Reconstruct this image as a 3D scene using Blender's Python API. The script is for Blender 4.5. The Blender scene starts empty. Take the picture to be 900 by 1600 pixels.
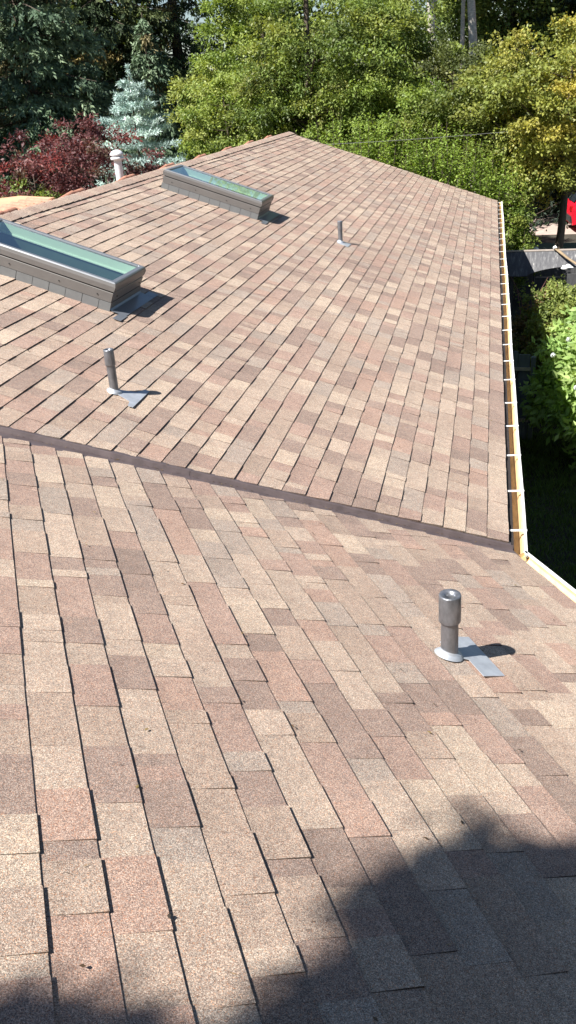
import bpy, bmesh, math, random
import numpy as np
from mathutils import Vector, Matrix
R=math.radians
scene=bpy.context.scene
COL=scene.collection
rnd=random.Random(7)
rng=np.random.default_rng(11)

# ------------------------------------------------------------------ roof geometry (metres, z=0 at the eaves)
PIT=R(19.814); TH=R(29.215); EXP=0.143; NC=35
CP,SP,TP=math.cos(PIT),math.sin(PIT),math.tan(PIT)
AR=5.075                      # slope length eave to ridge
XR=AR*CP; ZR=AR*SP
MV=-CP*math.tan(TH/2)         # valley: v = MV*a on both slopes
RAKE=17.22
GZ=-2.8
UPA=np.array([-CP,0,SP]); DA=np.array([0,1.,0]); NA=np.array([SP,0,CP])
E2=np.array([math.sin(TH),-math.cos(TH),0]); N2=np.array([-math.cos(TH),-math.sin(TH),0])
UPB=N2*CP+np.array([0,0,SP]); NB=-N2*SP+np.array([0,0,CP])
def sag(a,v,s): return 0.0035*np.sin(a*2.1+v*1.3+s)*np.sin(v*0.9+s*2)+0.002*np.sin(v*3.1+a*1.7+s)
def PA(a,v,h=0.): return UPA*a+DA*v+NA*h
def PB(a,v,h=0.): return UPB*a+E2*v+NB*h
# the two slopes on the far side of the ridges
def PAf(a,v,h=0.): return np.array([-2*XR+CP*a,v,SP*a])+np.array([-SP,0,CP])*h
def PBf(a,v,h=0.):
    q=N2*(2*XR-CP*a)+E2*v+np.array([0,0,SP*a]); return q+(N2*SP+np.array([0,0,CP]))*h

# ------------------------------------------------------------------ tagging
def tag(o,label=None,cat=None,group=None,kind=None):
    if label: o['label']=label
    if cat: o['category']=cat
    if group: o['group']=group
    if kind: o['kind']=kind
    return o
def empty(name,loc,rz=0,label=None,cat=None,group=None):
    o=bpy.data.objects.new(name,None); COL.objects.link(o); o.location=loc; o.rotation_euler=(0,0,rz)
    o.empty_display_size=.2
    return tag(o,label,cat,group)
def link(name,me,mat,parent=None,loc=(0,0,0)):
    o=bpy.data.objects.new(name,me); COL.objects.link(o)
    if mat:
        for m in (mat if isinstance(mat,(list,tuple)) else [mat]): me.materials.append(m)
    if parent: o.parent=parent
    o.location=loc
    return o
def copy_tree(o,parent=None):
    c=o.copy(); COL.objects.link(c)
    if parent: c.parent=parent
    for ch in list(o.children): copy_tree(ch,c)
    return c

# ------------------------------------------------------------------ mesh builder
class MB:
    def __init__(s): s.v=[]; s.f=[]; s.sm=[]; s.mi=[]
    def add(s,vs,fs,sm=False,mi=0):
        b=len(s.v); s.v+= [tuple(map(float,p)) for p in vs]
        for f in fs: s.f.append([b+i for i in f]); s.sm.append(sm); s.mi.append(mi)
    def hexa(s,c,mi=0):     # 8 corners: bottom 4 ccw, top 4 ccw
        s.add(c,[(3,2,1,0),(4,5,6,7),(0,1,5,4),(1,2,6,5),(2,3,7,6),(3,0,4,7)],False,mi)
    def box(s,x0,x1,y0,y1,z0,z1,mi=0):
        s.hexa([(x0,y0,z0),(x1,y0,z0),(x1,y1,z0),(x0,y1,z0),(x0,y0,z1),(x1,y0,z1),(x1,y1,z1),(x0,y1,z1)],mi)
    def pbox(s,P,a0,a1,v0,v1,h0,h1,mi=0):   # box in the coordinates of a roof slope
        s.hexa([P(a0,v0,h0),P(a0,v1,h0),P(a1,v1,h0),P(a1,v0,h0),P(a0,v0,h1),P(a0,v1,h1),P(a1,v1,h1),P(a1,v0,h1)],mi)
    def tube(s,pts,rad,n=12,cap=True,sm=True,mi=0,start=0):
        pts=[Vector(p) for p in pts]; rad=rad if isinstance(rad,(list,tuple)) else [rad]*len(pts)
        rings=[]; prev=None
        for i,p in enumerate(pts):
            d=(pts[min(i+1,len(pts)-1)]-pts[max(i-1,0)])
            if d.length<1e-9: d=Vector((0,0,1))
            d.normalize()
            ref=prev if prev is not None else (Vector((1,0,0)) if abs(d.x)<.9 else Vector((0,1,0)))
            u=(ref-d*ref.dot(d)).normalized(); w=d.cross(u); prev=u
            rings.append([p+(u*math.cos(2*math.pi*k/n)+w*math.sin(2*math.pi*k/n))*rad[i] for k in range(n)])
        vs=[q for r in rings for q in r]; fs=[]
        for i in range(len(pts)-1):
            for k in range(n): fs.append((i*n+k,i*n+(k+1)%n,(i+1)*n+(k+1)%n,(i+1)*n+k))
        s.add(vs,fs,sm,mi)
        if cap:
            s.add(rings[0],[tuple(range(n))[::-1]],False,mi); s.add(rings[-1],[tuple(range(n))],False,mi)
    def lathe(s,prof,n=24,origin=(0,0,0),sm=True,mi=0):   # prof: (r,z)
        vs=[]; fs=[]; o=origin
        for r,z in prof:
            for k in range(n): t=2*math.pi*k/n; vs.append((o[0]+r*math.cos(t),o[1]+r*math.sin(t),o[2]+z))
        for i in range(len(prof)-1):
            for k in range(n): fs.append((i*n+k,i*n+(k+1)%n,(i+1)*n+(k+1)%n,(i+1)*n+k))
        s.add(vs,fs,sm,mi)
    def prism(s,poly,y0,y1,mi=0):        # poly in (x,z)
        n=len(poly); s.add([(x,y0,z) for x,z in poly]+[(x,y1,z) for x,z in poly],
            [tuple(range(n)),tuple(range(2*n-1,n-1,-1))]+[(i,n+i,n+(i+1)%n,(i+1)%n) for i in range(n)],False,mi)
    def build(s,name,mat,parent=None,loc=(0,0,0),bevel=0):
        me=bpy.data.meshes.new(name); me.from_pydata(s.v,[],s.f)
        me.polygons.foreach_set('use_smooth',s.sm); me.polygons.foreach_set('material_index',s.mi)
        if not any(s.sm) or bevel:
            bm=bmesh.new(); bm.from_mesh(me); bmesh.ops.remove_doubles(bm,verts=bm.verts,dist=1e-5)
            bmesh.ops.recalc_face_normals(bm,faces=bm.faces)
            if bevel: bmesh.ops.bevel(bm,geom=list(bm.edges),offset=bevel,segments=2,affect='EDGES',clamp_overlap=True)
            bm.to_mesh(me); bm.free()
        me.update()
        return link(name,me,mat,parent,loc)
def bulk(name,V,F,C,mat,parent=None,loc=(0,0,0)):
    """V (n,3); F (m,k) all same k; C (m,3) colour per face"""
    V=np.asarray(V,np.float32); F=np.asarray(F,np.int32); m,k=F.shape
    me=bpy.data.meshes.new(name); me.vertices.add(len(V)); me.vertices.foreach_set('co',V.ravel())
    me.loops.add(m*k); me.loops.foreach_set('vertex_index',F.ravel())
    me.polygons.add(m); me.polygons.foreach_set('loop_start',np.arange(0,m*k,k,dtype=np.int32))
    try: me.polygons.foreach_set('loop_total',np.full(m,k,np.int32))
    except Exception: pass
    me.update(calc_edges=True)
    if C is not None:
        at=me.color_attributes.new('Col','FLOAT_COLOR','CORNER')
        c=np.ones((m,k,4),np.float32); c[:,:,:3]=np.asarray(C)[:,None,:]; at.data.foreach_set('color',c.ravel())
    return link(name,me,mat,parent,loc)

# ------------------------------------------------------------------ materials
def newmat(name):
    m=bpy.data.materials.new(name); m.use_nodes=True; nt=m.node_tree; b=nt.nodes['Principled BSDF']; return m,nt,b
def N(nt,t,**k):
    n=nt.nodes.new(t)
    for a,v in k.items(): setattr(n,a,v)
    return n
def mixc(nt,blend,fac,a,b):
    n=N(nt,'ShaderNodeMix',data_type='RGBA',blend_type=blend)
    for s,v in ((0,fac),(6,a),(7,b)):
        if hasattr(v,'is_output') or isinstance(v,bpy.types.NodeSocket): nt.links.new(v,n.inputs[s])
        else: n.inputs[s].default_value=v if s==0 else (*v,1) if len(v)==3 else v
    return n.outputs[2]
def ramp(nt,src,stops):
    r=N(nt,'ShaderNodeValToRGB'); e=r.color_ramp.elements
    while len(e)<len(stops): e.new(.5)
    for x,(p,c) in zip(e,stops): x.position=p; x.color=(*c,1) if len(c)==3 else c
    nt.links.new(src,r.inputs[0]); return r.outputs[0]
def noise(nt,vec,scale,detail=2,rough=.5,dist=0):
    n=N(nt,'ShaderNodeTexNoise'); n.inputs['Scale'].default_value=scale; n.inputs['Detail'].default_value=detail
    n.inputs['Roughness'].default_value=rough; n.inputs['Distortion'].default_value=dist
    if vec is not None: nt.links.new(vec,n.inputs['Vector'])
    return n.outputs[0]
def simple(name,col,rough=.6,metal=0,var=.15,scale=6,bump=0,bscale=60,stretch=None,spec=None):
    m,nt,b=newmat(name)
    tc=N(nt,'ShaderNodeTexCoord'); vec=tc.outputs['Object']
    if stretch:
        mp=N(nt,'ShaderNodeMapping'); mp.inputs['Scale'].default_value=stretch; nt.links.new(vec,mp.inputs[0]); vec=mp.outputs[0]
    n1=noise(nt,vec,scale,5,.6)
    c=ramp(nt,n1,[(.25,tuple(x*(1-var) for x in col)),(.75,tuple(min(1,x*(1+var)) for x in col))])
    nt.links.new(c,b.inputs['Base Color']); b.inputs['Roughness'].default_value=rough; b.inputs['Metallic'].default_value=metal
    if spec is not None: b.inputs['Specular IOR Level'].default_value=spec
    if bump:
        bp=N(nt,'ShaderNodeBump'); bp.inputs['Strength'].default_value=bump; bp.inputs['Distance'].default_value=.01
        nt.links.new(noise(nt,vec,bscale,4),bp.inputs['Height']); nt.links.new(bp.outputs[0],b.inputs['Normal'])
    return m
M={}
def mk_shingle():
    m,nt,b=newmat('asphalt_shingle')
    at=N(nt,'ShaderNodeAttribute',attribute_name='Col')
    tc=N(nt,'ShaderNodeTexCoord'); vec=tc.outputs['Object']
    vo=N(nt,'ShaderNodeTexVoronoi'); vo.inputs['Scale'].default_value=500; nt.links.new(vec,vo.inputs['Vector'])
    sep=N(nt,'ShaderNodeSeparateColor'); nt.links.new(vo.outputs['Color'],sep.inputs[0])
    g=ramp(nt,sep.outputs[0],[(0,(.36,.34,.34)),(.3,(.76,.74,.73)),(.62,(1.02,1.0,.99)),(.86,(1.42,1.40,1.36)),(1,(1.95,1.92,1.86))])
    c=mixc(nt,'MULTIPLY',1,at.outputs['Color'],g)
    # warm / dark granules of other colours
    g2=ramp(nt,sep.outputs[1],[(0,(1.0,.66,.48)),(.14,(1.05,.82,.70)),(.3,(1,1,1)),(1,(1,1,1))])
    c=mixc(nt,'MULTIPLY',1,c,g2)
    g3=ramp(nt,noise(nt,vec,22,6,.75,.4),[(.3,(.83,.82,.83)),(.7,(1.15,1.14,1.11))])
    c=mixc(nt,'MULTIPLY',1,c,g3)
    g4=ramp(nt,noise(nt,vec,.7,3,.6),[(.3,(.93,.92,.92)),(.7,(1.06,1.06,1.05))])
    c=mixc(nt,'MULTIPLY',1,c,g4)
    nt.links.new(c,b.inputs['Base Color']); b.inputs['Roughness'].default_value=.82; b.inputs['Specular IOR Level'].default_value=.35
    bp=N(nt,'ShaderNodeBump'); bp.inputs['Strength'].default_value=.55; bp.inputs['Distance'].default_value=.002
    nt.links.new(sep.outputs[2],bp.inputs['Height']); nt.links.new(bp.outputs[0],b.inputs['Normal'])
    return m
M['shingle']=mk_shingle()
def mk_leaf(name,trans=.35,rough=.5,spec=.35,tint=(1.3,1.25,.6)):
    m,nt,b=newmat(name)
    at=N(nt,'ShaderNodeAttribute',attribute_name='Col')
    nt.links.new(at.outputs['Color'],b.inputs['Base Color']); b.inputs['Roughness'].default_value=rough
    b.inputs['Specular IOR Level'].default_value=spec
    t=N(nt,'ShaderNodeBsdfTranslucent'); nt.links.new(mixc(nt,'MULTIPLY',1,at.outputs['Color'],tint),t.inputs[0])
    mx=N(nt,'ShaderNodeMixShader'); mx.inputs[0].default_value=trans
    nt.links.new(b.outputs[0],mx.inputs[1]); nt.links.new(t.outputs[0],mx.inputs[2])
    nt.links.new(mx.outputs[0],nt.nodes['Material Output'].inputs[0])
    return m
M['leaf']=mk_leaf('broad_leaf'); M['needle']=mk_leaf('conifer_needle',.12,.6,.25,(1.1,1.1,.8)); M['red_leaf']=mk_leaf('red_leaf',.3,.5,.3,(1.4,.7,.6))
M['bark']=simple('brown_bark',(.10,.075,.055),.9,var=.5,scale=14,bump=.6,bscale=40,stretch=(1,1,.25))
M['birch']=simple('pale_bark',(.50,.45,.39),.85,var=.45,scale=9,bump=.4,bscale=30,stretch=(1,1,2.2))
M['flash']=simple('brown_valley_metal',(.125,.098,.098),.45,metal=.25,var=.3,scale=12,bump=.3,bscale=9)
M['gutter_out']=simple('white_gutter_paint',(.80,.80,.78),.45,var=.05,scale=20)
M['gutter_in']=simple('stained_gutter_inside',(.70,.50,.26),.7,var=.25,scale=16,stretch=(3,.6,1))
M['wall']=simple('house_stucco',(.46,.42,.36),.9,var=.08,scale=4,bump=.3,bscale=120)
M['trim']=simple('brown_trim_paint',(.16,.11,.08),.6,var=.15)
M['deck']=simple('roof_underlay',(.03,.028,.027),.9,var=.2)
M['lead']=simple('weathered_lead_pipe',(.24,.25,.27),.42,metal=.75,var=.38,scale=26,bump=.25,bscale=45,stretch=(1,1,.45))
M['leadl']=simple('lead_flashing',(.46,.49,.53),.46,metal=.45,var=.2,scale=14,bump=.25,bscale=25)
M['white_pipe']=simple('white_painted_metal',(.62,.62,.64),.5,var=.08,scale=18)
M['clad']=simple('taupe_aluminium_cladding',(.15,.142,.135),.45,metal=.15,var=.07,scale=10)
M['clad_top']=simple('skylight_frame_profile',(.30,.31,.32),.3,metal=.6,var=.06,scale=8)
M['step']=simple('grey_step_flashing',(.15,.155,.155),.55,metal=.1,var=.1,scale=12)
M['apron']=simple('skylight_apron',(.22,.24,.27),.35,metal=.5,var=.1,scale=12)
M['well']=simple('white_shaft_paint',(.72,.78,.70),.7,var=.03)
M['shaft_low']=simple('grey_green_shaft_shade',(.06,.085,.065),.6,var=.3,scale=5)
M['dark']=simple('dark_gap',(.01,.01,.01),.8,var=.1)
M['clay']=simple('clay_tile',(.42,.20,.13),.75,var=.35,scale=18,bump=.2,bscale=90)
M['terra']=simple('terracotta_render',(.60,.34,.20),.8,var=.12,scale=5,bump=.2)
M['soil']=simple('garden_soil',(.045,.04,.028),.95,var=.4,scale=5,bump=.6,bscale=30)
M['paving']=simple('driveway_concrete',(.42,.33,.28),.9,var=.15,scale=3,bump=.2)
M['black_wood']=simple('weathered_black_timber',(.06,.06,.062),.75,var=.5,scale=5,bump=.4,bscale=40,stretch=(6,1,1))
M['grey_wood']=simple('blue_grey_boards',(.12,.14,.165),.7,var=.2,scale=5,stretch=(5,5,.6))
M['pale_wood']=simple('bleached_trim',(.42,.36,.31),.7,var=.2,scale=12)
M['pole']=simple('bamboo_brown',(.26,.19,.11),.6,var=.3,scale=20)
M['bag']=simple('white_plastic',(.80,.79,.76),.45,var=.05,bump=.3,bscale=18)
M['green_roof']=simple('green_grey_sheet',(.15,.18,.14),.8,var=.25,scale=4)
M['globe']=simple('white_globe',(.88,.88,.86),.25,var=.02)
M['red']=simple('red_car_paint',(.62,.012,.03),.25,var=.05); 
M['rubber']=simple('rubber',(.02,.02,.02),.8); M['alloy']=simple('alloy',(.5,.5,.5),.35,metal=.8)
M['redglass']=simple('tail_lens',(.35,.01,.01),.15); M['darkglass']=simple('dark_window',(.02,.025,.03),.08)
M['gutter_shade']=simple('dark_brown_gutter_shade',(.022,.017,.015),.85,var=.5,scale=30,bump=.4); M['cable']=simple('cable_sheath',(.28,.28,.28),.5)
M['twig']=simple('reddish_twig',(.20,.09,.08),.8,var=.3)
def mk_streaky():
    m,nt,b=newmat('streaked_black_boards')
    tc=N(nt,'ShaderNodeTexCoord'); mp=N(nt,'ShaderNodeMapping'); mp.inputs['Scale'].default_value=(14,4,2.2)
    mp.inputs['Rotation'].default_value=(0,.25,0)
    nt.links.new(tc.outputs['Object'],mp.inputs[0])
    c=ramp(nt,noise(nt,mp.outputs[0],1.6,6,.7),[(.0,(.025,.026,.028)),(.5,(.075,.075,.08)),(.62,(.14,.14,.14)),(.74,(.55,.52,.48))])
    nt.links.new(c,b.inputs['Base Color']); b.inputs['Roughness'].default_value=.7; return m
M['streak']=mk_streaky()
def mk_glass():
    m,nt,b=newmat('skylight_glass')
    gl=N(nt,'ShaderNodeBsdfGlossy'); gl.inputs['Roughness'].default_value=.02; gl.inputs['Color'].default_value=(.85,.95,1,1)
    tr=N(nt,'ShaderNodeBsdfTransparent'); tr.inputs['Color'].default_value=(.74,.88,.79,1)
    lw=N(nt,'ShaderNodeLayerWeight'); lw.inputs['Blend'].default_value=.5
    pw_=N(nt,'ShaderNodeMath',operation='POWER'); nt.links.new(lw.outputs['Facing'],pw_.inputs[0]); pw_.inputs[1].default_value=4.0
    fr=N(nt,'ShaderNodeMath',operation='MULTIPLY_ADD'); nt.links.new(pw_.outputs[0],fr.inputs[0]); fr.inputs[1].default_value=.85; fr.inputs[2].default_value=.17
    mx=N(nt,'ShaderNodeMixShader'); nt.links.new(fr.outputs[0],mx.inputs[0]); nt.links.new(tr.outputs[0],mx.inputs[1]); nt.links.new(gl.outputs[0],mx.inputs[2])
    nt.links.new(mx.outputs[0],nt.nodes['Material Output'].inputs[0]); return m
M['glass']=mk_glass()

# ------------------------------------------------------------------ camera
f=1414.75; pi_=R(25.052); ro=R(-4.192); yaw=R(-13.3237); C=Vector((-.16907,-5.10921,2.66518))
fw=Vector((math.sin(yaw)*math.cos(pi_),math.cos(yaw)*math.cos(pi_),-math.sin(pi_)))
r=Vector((math.cos(yaw),-math.sin(yaw),0)); u=r.cross(fw)
r2=r*math.cos(ro)+u*math.sin(ro); u2=-r*math.sin(ro)+u*math.cos(ro)
cam=bpy.data.cameras.new('camera'); co=bpy.data.objects.new('camera',cam); COL.objects.link(co)
cam.sensor_fit='VERTICAL'; cam.sensor_height=24; cam.sensor_width=13.5; cam.lens=f/1600*24; cam.clip_start=.05; cam.clip_end=2000
co.matrix_world=Matrix(((r2.x,u2.x,-fw.x,C.x),(r2.y,u2.y,-fw.y,C.y),(r2.z,u2.z,-fw.z,C.z),(0,0,0,1)))
scene.camera=co
def pol(px,D):      # a ground point D metres from the viewer in the compass direction of a photograph column
    az=R(-27.6+.0361*px-.0000028*px*(px-450)*0)
    return (C.x+math.sin(az)*D,C.y+math.cos(az)*D,GZ)

# ------------------------------------------------------------------ world and sun
SUN=Vector((-.433,-.455,.778)).normalized()
w=bpy.data.worlds.new('World'); scene.world=w; w.use_nodes=True; nt=w.node_tree; bg=nt.nodes['Background']
sky=nt.nodes.new('ShaderNodeTexSky'); sky.sky_type='NISHITA'; sky.sun_disc=False
sky.sun_elevation=math.asin(SUN.z); sky.sun_rotation=math.atan2(SUN.x,SUN.y); sky.air_density=1.0; sky.dust_density=.3; sky.ozone_density=2.0
nt.links.new(sky.outputs[0],bg.inputs[0]); bg.inputs[1].default_value=.05
sl=bpy.data.lights.new('sun','SUN'); sl.energy=5.0; sl.angle=R(.53); sl.color=(1,.965,.92)
so=bpy.data.objects.new('sun',sl); COL.objects.link(so); so.rotation_euler=SUN.to_track_quat('Z','Y').to_euler(); so.location=(-20,-20,30)
scene.view_settings.view_transform='Standard'; scene.view_settings.look='None'; scene.view_settings.exposure=1.14; scene.view_settings.gamma=1
scene.render.engine='CYCLES'

# ------------------------------------------------------------------ HOUSE
HB=Vector((-4.7,6,GZ))
house=empty('house',HB,0,'long low house with pinkish brown shingle roof that bends at a metal valley','house')
HL=-HB
PALS=[((.43,.365,.30),28),((.365,.30,.245),24),((.345,.255,.215),18),((.375,.27,.22),8),((.275,.215,.185),18),((.235,.185,.16),8),((.345,.308,.268),14),((.48,.415,.335),9)]
PC=np.array([p[0] for p in PALS]); PW=np.array([p[1] for p in PALS],float); PW/=PW.sum()
def clip(poly,fn):
    out=[]
    for i in range(len(poly)):
        p,q=poly[i],poly[(i+1)%len(poly)]; a,b=fn(p),fn(q)
        if a>=0: out.append(p)
        if (a>=0)!=(b>=0):
            t=a/(a-b); out.append(tuple(p[j]+(q[j]-p[j])*t for j in range(len(p))))
    return out
def slope(name,P,vend,clipfn,holes=(),seed=0,along=1):
    """one roof slope of overlapping laminated shingles; every tab is a wedge with a butt edge"""
    rg=random.Random(seed); V=[];F=[];Cc=[]
    def face(pts,col):
        b=len(V); V.extend(pts); F.append(tuple(range(b,b+len(pts)))); Cc.append(col)
    for k in range(-0,NC+1):
        a0=k*EXP; a1=min((k+1)*EXP+.012,AR+.02)
        if a0>AR: break
        v=-3.2+rg.uniform(0,.3); pc=None; thick=rg.random()<.5; left=rg.uniform(.2,1.0); bo=rg.uniform(-.002,.002); dbo=0
        while v<vend+.2:
            wd=rg.choice((.07,.11,.15,.17,.2,.24,.29))*rg.uniform(.85,1.15)
            thick=not thick if rg.random()<.75 else thick
            left-=wd; newsh=False
            if left<0: left=1.0; bo=rg.uniform(-.003,.003); dbo=rg.uniform(-.004,.004); newsh=True
            i=rg.choices(range(len(PC)),PW)[0]
            if pc is not None and rg.random()<.12: i=pc
            pc=i; c=PC[i]*rg.uniform(.94,1.06)
            c=c*.72+np.array([.35,.288,.245])*.28; gtop=rg.uniform(.84,1.03); gside=rg.uniform(-.07,.07)
            t=(.0092 if thick else .0054)+rg.uniform(-.0008,.0014)
            g=.0012 if newsh else 0
            off=bo*.6+dbo*.5*left+(0 if thick else rg.uniform(.000,.0012))
            segs=[(v+g,v+wd)]
            for (ha0,ha1,hv0,hv1) in holes:
                if a1>ha0+.01 and a0<ha1-.01:
                    ns=[]
                    for s0,s1 in segs:
                        if s1<=hv0 or s0>=hv1: ns.append((s0,s1)); continue
                        if s0<hv0: ns.append((s0,hv0))
                        if s1>hv1: ns.append((hv1,s1))
                    segs=ns
            for s0,s1 in segs:
                if s1-s0<.004: continue
                poly=[(a0+off,s0),(a0+off,s1),(a1,s1),(a1,s0)]
                for fn in clipfn: 
                    poly=clip(poly,fn)
                    if len(poly)<3: break
                if len(poly)<3: continue
                L=a1-a0
                def hh(p): return max(.0003,t*(1-(p[0]-a0)/L))
                top=[P(p[0],p[1],hh(p)+sag(p[0],p[1],seed)) for p in poly]; bot=[P(p[0],p[1],-.004+sag(p[0],p[1],seed)) for p in poly]
                face(top,[c*(1+(gtop-1)*(p[0]-a0)/L)*(1+gside*((p[1]-s0)/(s1-s0)-.5)) for p in poly])
                n=len(poly)
                for j in range(n):
                    q=(j+1)%n
                    if abs(poly[j][0]-a1)<1e-6 and abs(poly[q][0]-a1)<1e-6: continue
                    face([top[q],top[j],bot[j],bot[q]],c*.42)   # cut asphalt edge: black core under the granules
            v+=wd
    me=bpy.data.meshes.new(name); me.from_pydata([tuple(map(float,p)) for p in V],[],F)
    at=me.color_attributes.new('Col','FLOAT_COLOR','CORNER'); arr=[]
    for fc,c in zip(F,Cc):
        if isinstance(c,list):
            for q_ in c: arr+= [float(q_[0]),float(q_[1]),float(q_[2]),1.]
        else: arr+= [float(c[0]),float(c[1]),float(c[2]),1.]*len(fc)
    at.data.foreach_set('color',arr)
    # consistent outward normals
    me.update()
    o=link(name,me,M['shingle'],house,HL); return o
S1=(3.335,4.665,1.71,2.39); S2=(3.335,4.665,6.87,7.55)
VOFF=.076
holes=[(3.36,4.64,1.74,2.36),(3.36,4.64,6.90,7.52)]
inval=lambda off:(lambda p: p[1]-(MV*p[0]+off))
main=slope('roof_slope',PA,RAKE,[inval(VOFF),lambda p:RAKE-p[1]],holes,seed=1)
wing=slope('roof_slope',PB,8.0,[inval(VOFF+.006),lambda p:7.9-p[1]],(),seed=2)
# far slopes: the hip lies where they meet
hipf=lambda p: p[1]-MV*(2*AR-p[0])
farA=slope('roof_slope',PAf,RAKE,[hipf,lambda p:RAKE-p[1]],(),seed=3)
farB=slope('roof_slope',PBf,8.0,[hipf,lambda p:7.9-p[1]],(),seed=4)
main['label']='far roof slope with two skylights, falling right to the long gutter'
wing['label']='near roof slope in the foreground with one wide vent pipe'
# roof deck under the shingles (open under the skylights)
def deck(P,parts,name='roof_deck'):
    m=MB()
    for pts in parts:
        n=len(pts); T=[P(a,v,-.012) for a,v in pts]; B=[P(a,v,-.032) for a,v in pts]
        m.add(T+B,[tuple(range(n)),tuple(range(2*n-1,n-1,-1))]+[(i,n+i,n+(i+1)%n,(i+1)%n) for i in range(n)])
    return m.build(name,M['deck'],house,HL)
vl=lambda a:MV*a+.001
h1,h2=holes
deck(PA,[[(0.004,vl(0)),(0.004,RAKE-.01),(h1[0],RAKE-.01),(h1[0],vl(h1[0]))],
         [(h1[0],vl(h1[0])),(h1[0],h1[2]),(h1[1],h1[2]),(h1[1],vl(h1[1]))],
         [(h1[0],h1[3]),(h1[0],h2[2]),(h1[1],h2[2]),(h1[1],h1[3])],
         [(h1[0],h2[3]),(h1[0],RAKE-.01),(h1[1],RAKE-.01),(h1[1],h2[3])],
         [(h1[1],vl(h1[1])),(h1[1],RAKE-.01),(AR,RAKE-.01),(AR,vl(AR))]])
deck(PB,[[(0.004,vl(0)),(0.004,7.88),(AR,7.88),(AR,vl(AR))]])
hv=lambda a:MV*(2*AR-a)
deck(PAf,[[(0,hv(0)),(0,RAKE-.01),(AR,RAKE-.01),(AR,hv(AR))]])
deck(PBf,[[(0,hv(0)),(0,7.88),(AR,7.88),(AR,hv(AR))]])
# valley metal: two flat wings and a raised rib
def valley():
    m=MB(); hl=.0
    nl=(NA+NB); nl/=np.linalg.norm(nl)
    prof=[]
    def vp(a,side,off,h):
        P=PA if side==0 else PB
        return P(a,MV*a+off,h)
    AA=np.linspace(-.02,AR,24)
    for i in range(len(AA)-1):
        a,b=AA[i],AA[i+1]
        rows=[[vp(x,0,.13,-.012),vp(x,0,.085,.0),vp(x,0,.016,.003),vp(x,0,.007,.026),vp(x,0,.0,.030)*.5+vp(x,1,.0,.030)*.5,vp(x,1,.007,.026),vp(x,1,.016,.003),vp(x,1,.10,.0),vp(x,1,.15,-.012)] for x in (a,b)]
        n=9
        m.add(rows[0]+rows[1],[(j,j+1,n+j+1,n+j) for j in range(n-1)])
    # lap joint
    for al in (1.96,4.2):
        rows=[[vp(x,0,.08,.002),vp(x,0,.018,.005),vp(x,0,.009,.028),vp(x,0,.0,.0325)*.5+vp(x,1,.0,.0325)*.5,vp(x,1,.009,.028),vp(x,1,.018,.005),vp(x,1,.09,.002)] for x in (al,al+.03)]
        m.add(rows[0]+rows[1],[(j,j+1,7+j+1,7+j) for j in range(6)])
    return m.build('valley_flashing',M['flash'],house,HL)
valley()
# ridge caps
def ridge(P,Pf,v0,v1,seed,clipv=None):
    rg=random.Random(seed); V=[];F=[];Cc=[]; v=v0
    while v<v1:
        L=.155; e=min(v+L+.02,v1+.03); c=PC[rg.choice((0,1,2,4,6))]*rg.uniform(.92,1.05); c=c*.5+np.array([.36,.295,.245])*.5
        wj=rg.uniform(-.004,.004); W=.135+wj
        h0,h1_=.022+rg.uniform(-.001,.001),.012
        st=[]
        for vv,h in ((v,h1_),(e,h0)):
            st.append([P(AR-W,vv,h-.001),P(AR-.02,vv,h+.002),(P(AR+.004,vv,h)+Pf(AR+.004,vv,h))/2,Pf(AR-.02,vv,h+.002),Pf(AR-W,vv,h-.001)])
            st.append([P(AR-W,vv,-.004),P(AR-.02,vv,-.004),(P(AR,vv,-.004)+Pf(AR,vv,-.004))/2,Pf(AR-.02,vv,-.004),Pf(AR-W,vv,-.004)])
        b=len(V); 
        for s_ in st: V+=s_
        for j in range(4): F.append((b+j,b+j+1,b+10+j+1,b+10+j)); Cc.append(c)
        for j in range(4): F.append((b+10+j,b+10+j+1,b+15+j+1,b+15+j)); Cc.append(c*.4)
        F.append((b,b+10,b+15,b+5)); Cc.append(c*.4); F.append((b+4,b+14,b+19,b+9)); Cc.append(c*.4)
        v+=L
    me=bpy.data.meshes.new('ridge_cap'); me.from_pydata([tuple(map(float,p)) for p in V],[],F)
    at=me.color_attributes.new('Col','FLOAT_COLOR','CORNER'); arr=[]
    for fc,c in zip(F,Cc): arr+= [float(c[0]),float(c[1]),float(c[2]),1.]*len(fc)
    at.data.foreach_set('color',arr); me.update()
    return link('ridge_cap',me,M['shingle'],house,HL)
ridge(PA,PAf,MV*AR,RAKE,5); ridge(PB,PBf,MV*AR,7.9,6)
# walls, soffit, rake boards
m=MB()
m.prism([(-.55,GZ),(-.55,-.05-.0),(-XR,ZR-.28),(-2*XR+.55,-.05),(-2*XR+.55,GZ)],-1.0,RAKE-.35); 
wl=m.build('wall',M['wall'],house,HL)
m=MB(); q=[]
for d,vv in ((.55,-.2),(2*XR-.55,-2.2)):
    pass
poly=[N2*.55+E2*-.1,N2*.55+E2*7.5,N2*(2*XR-.55)+E2*7.5,N2*(2*XR-.55)+E2*-2.2]
rid0=N2*XR+E2*-1.2; rid1=N2*XR+E2*7.5
bt=[(*p[:2],GZ) for p in poly]; tp=[(*p[:2],-.05) for p in poly]; rg0=(*rid0[:2],ZR-.28); rg1=(*rid1[:2],ZR-.28)
m.add(bt+tp+[rg0,rg1],[(0,1,5,4),(2,3,7,6),(1,2,6,9,5),(3,0,4,8,7),(4,5,9,8),(6,7,8,9),(3,2,1,0)])
m.build('wall',M['wall'],house,HL)
m=MB()
for P in (PA,PAf):
    m.pbox(P,-.0,AR-.01,RAKE-.002,RAKE+.025,-.17,-.006)
m.build('rake_board',M['trim'],house,HL)
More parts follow.
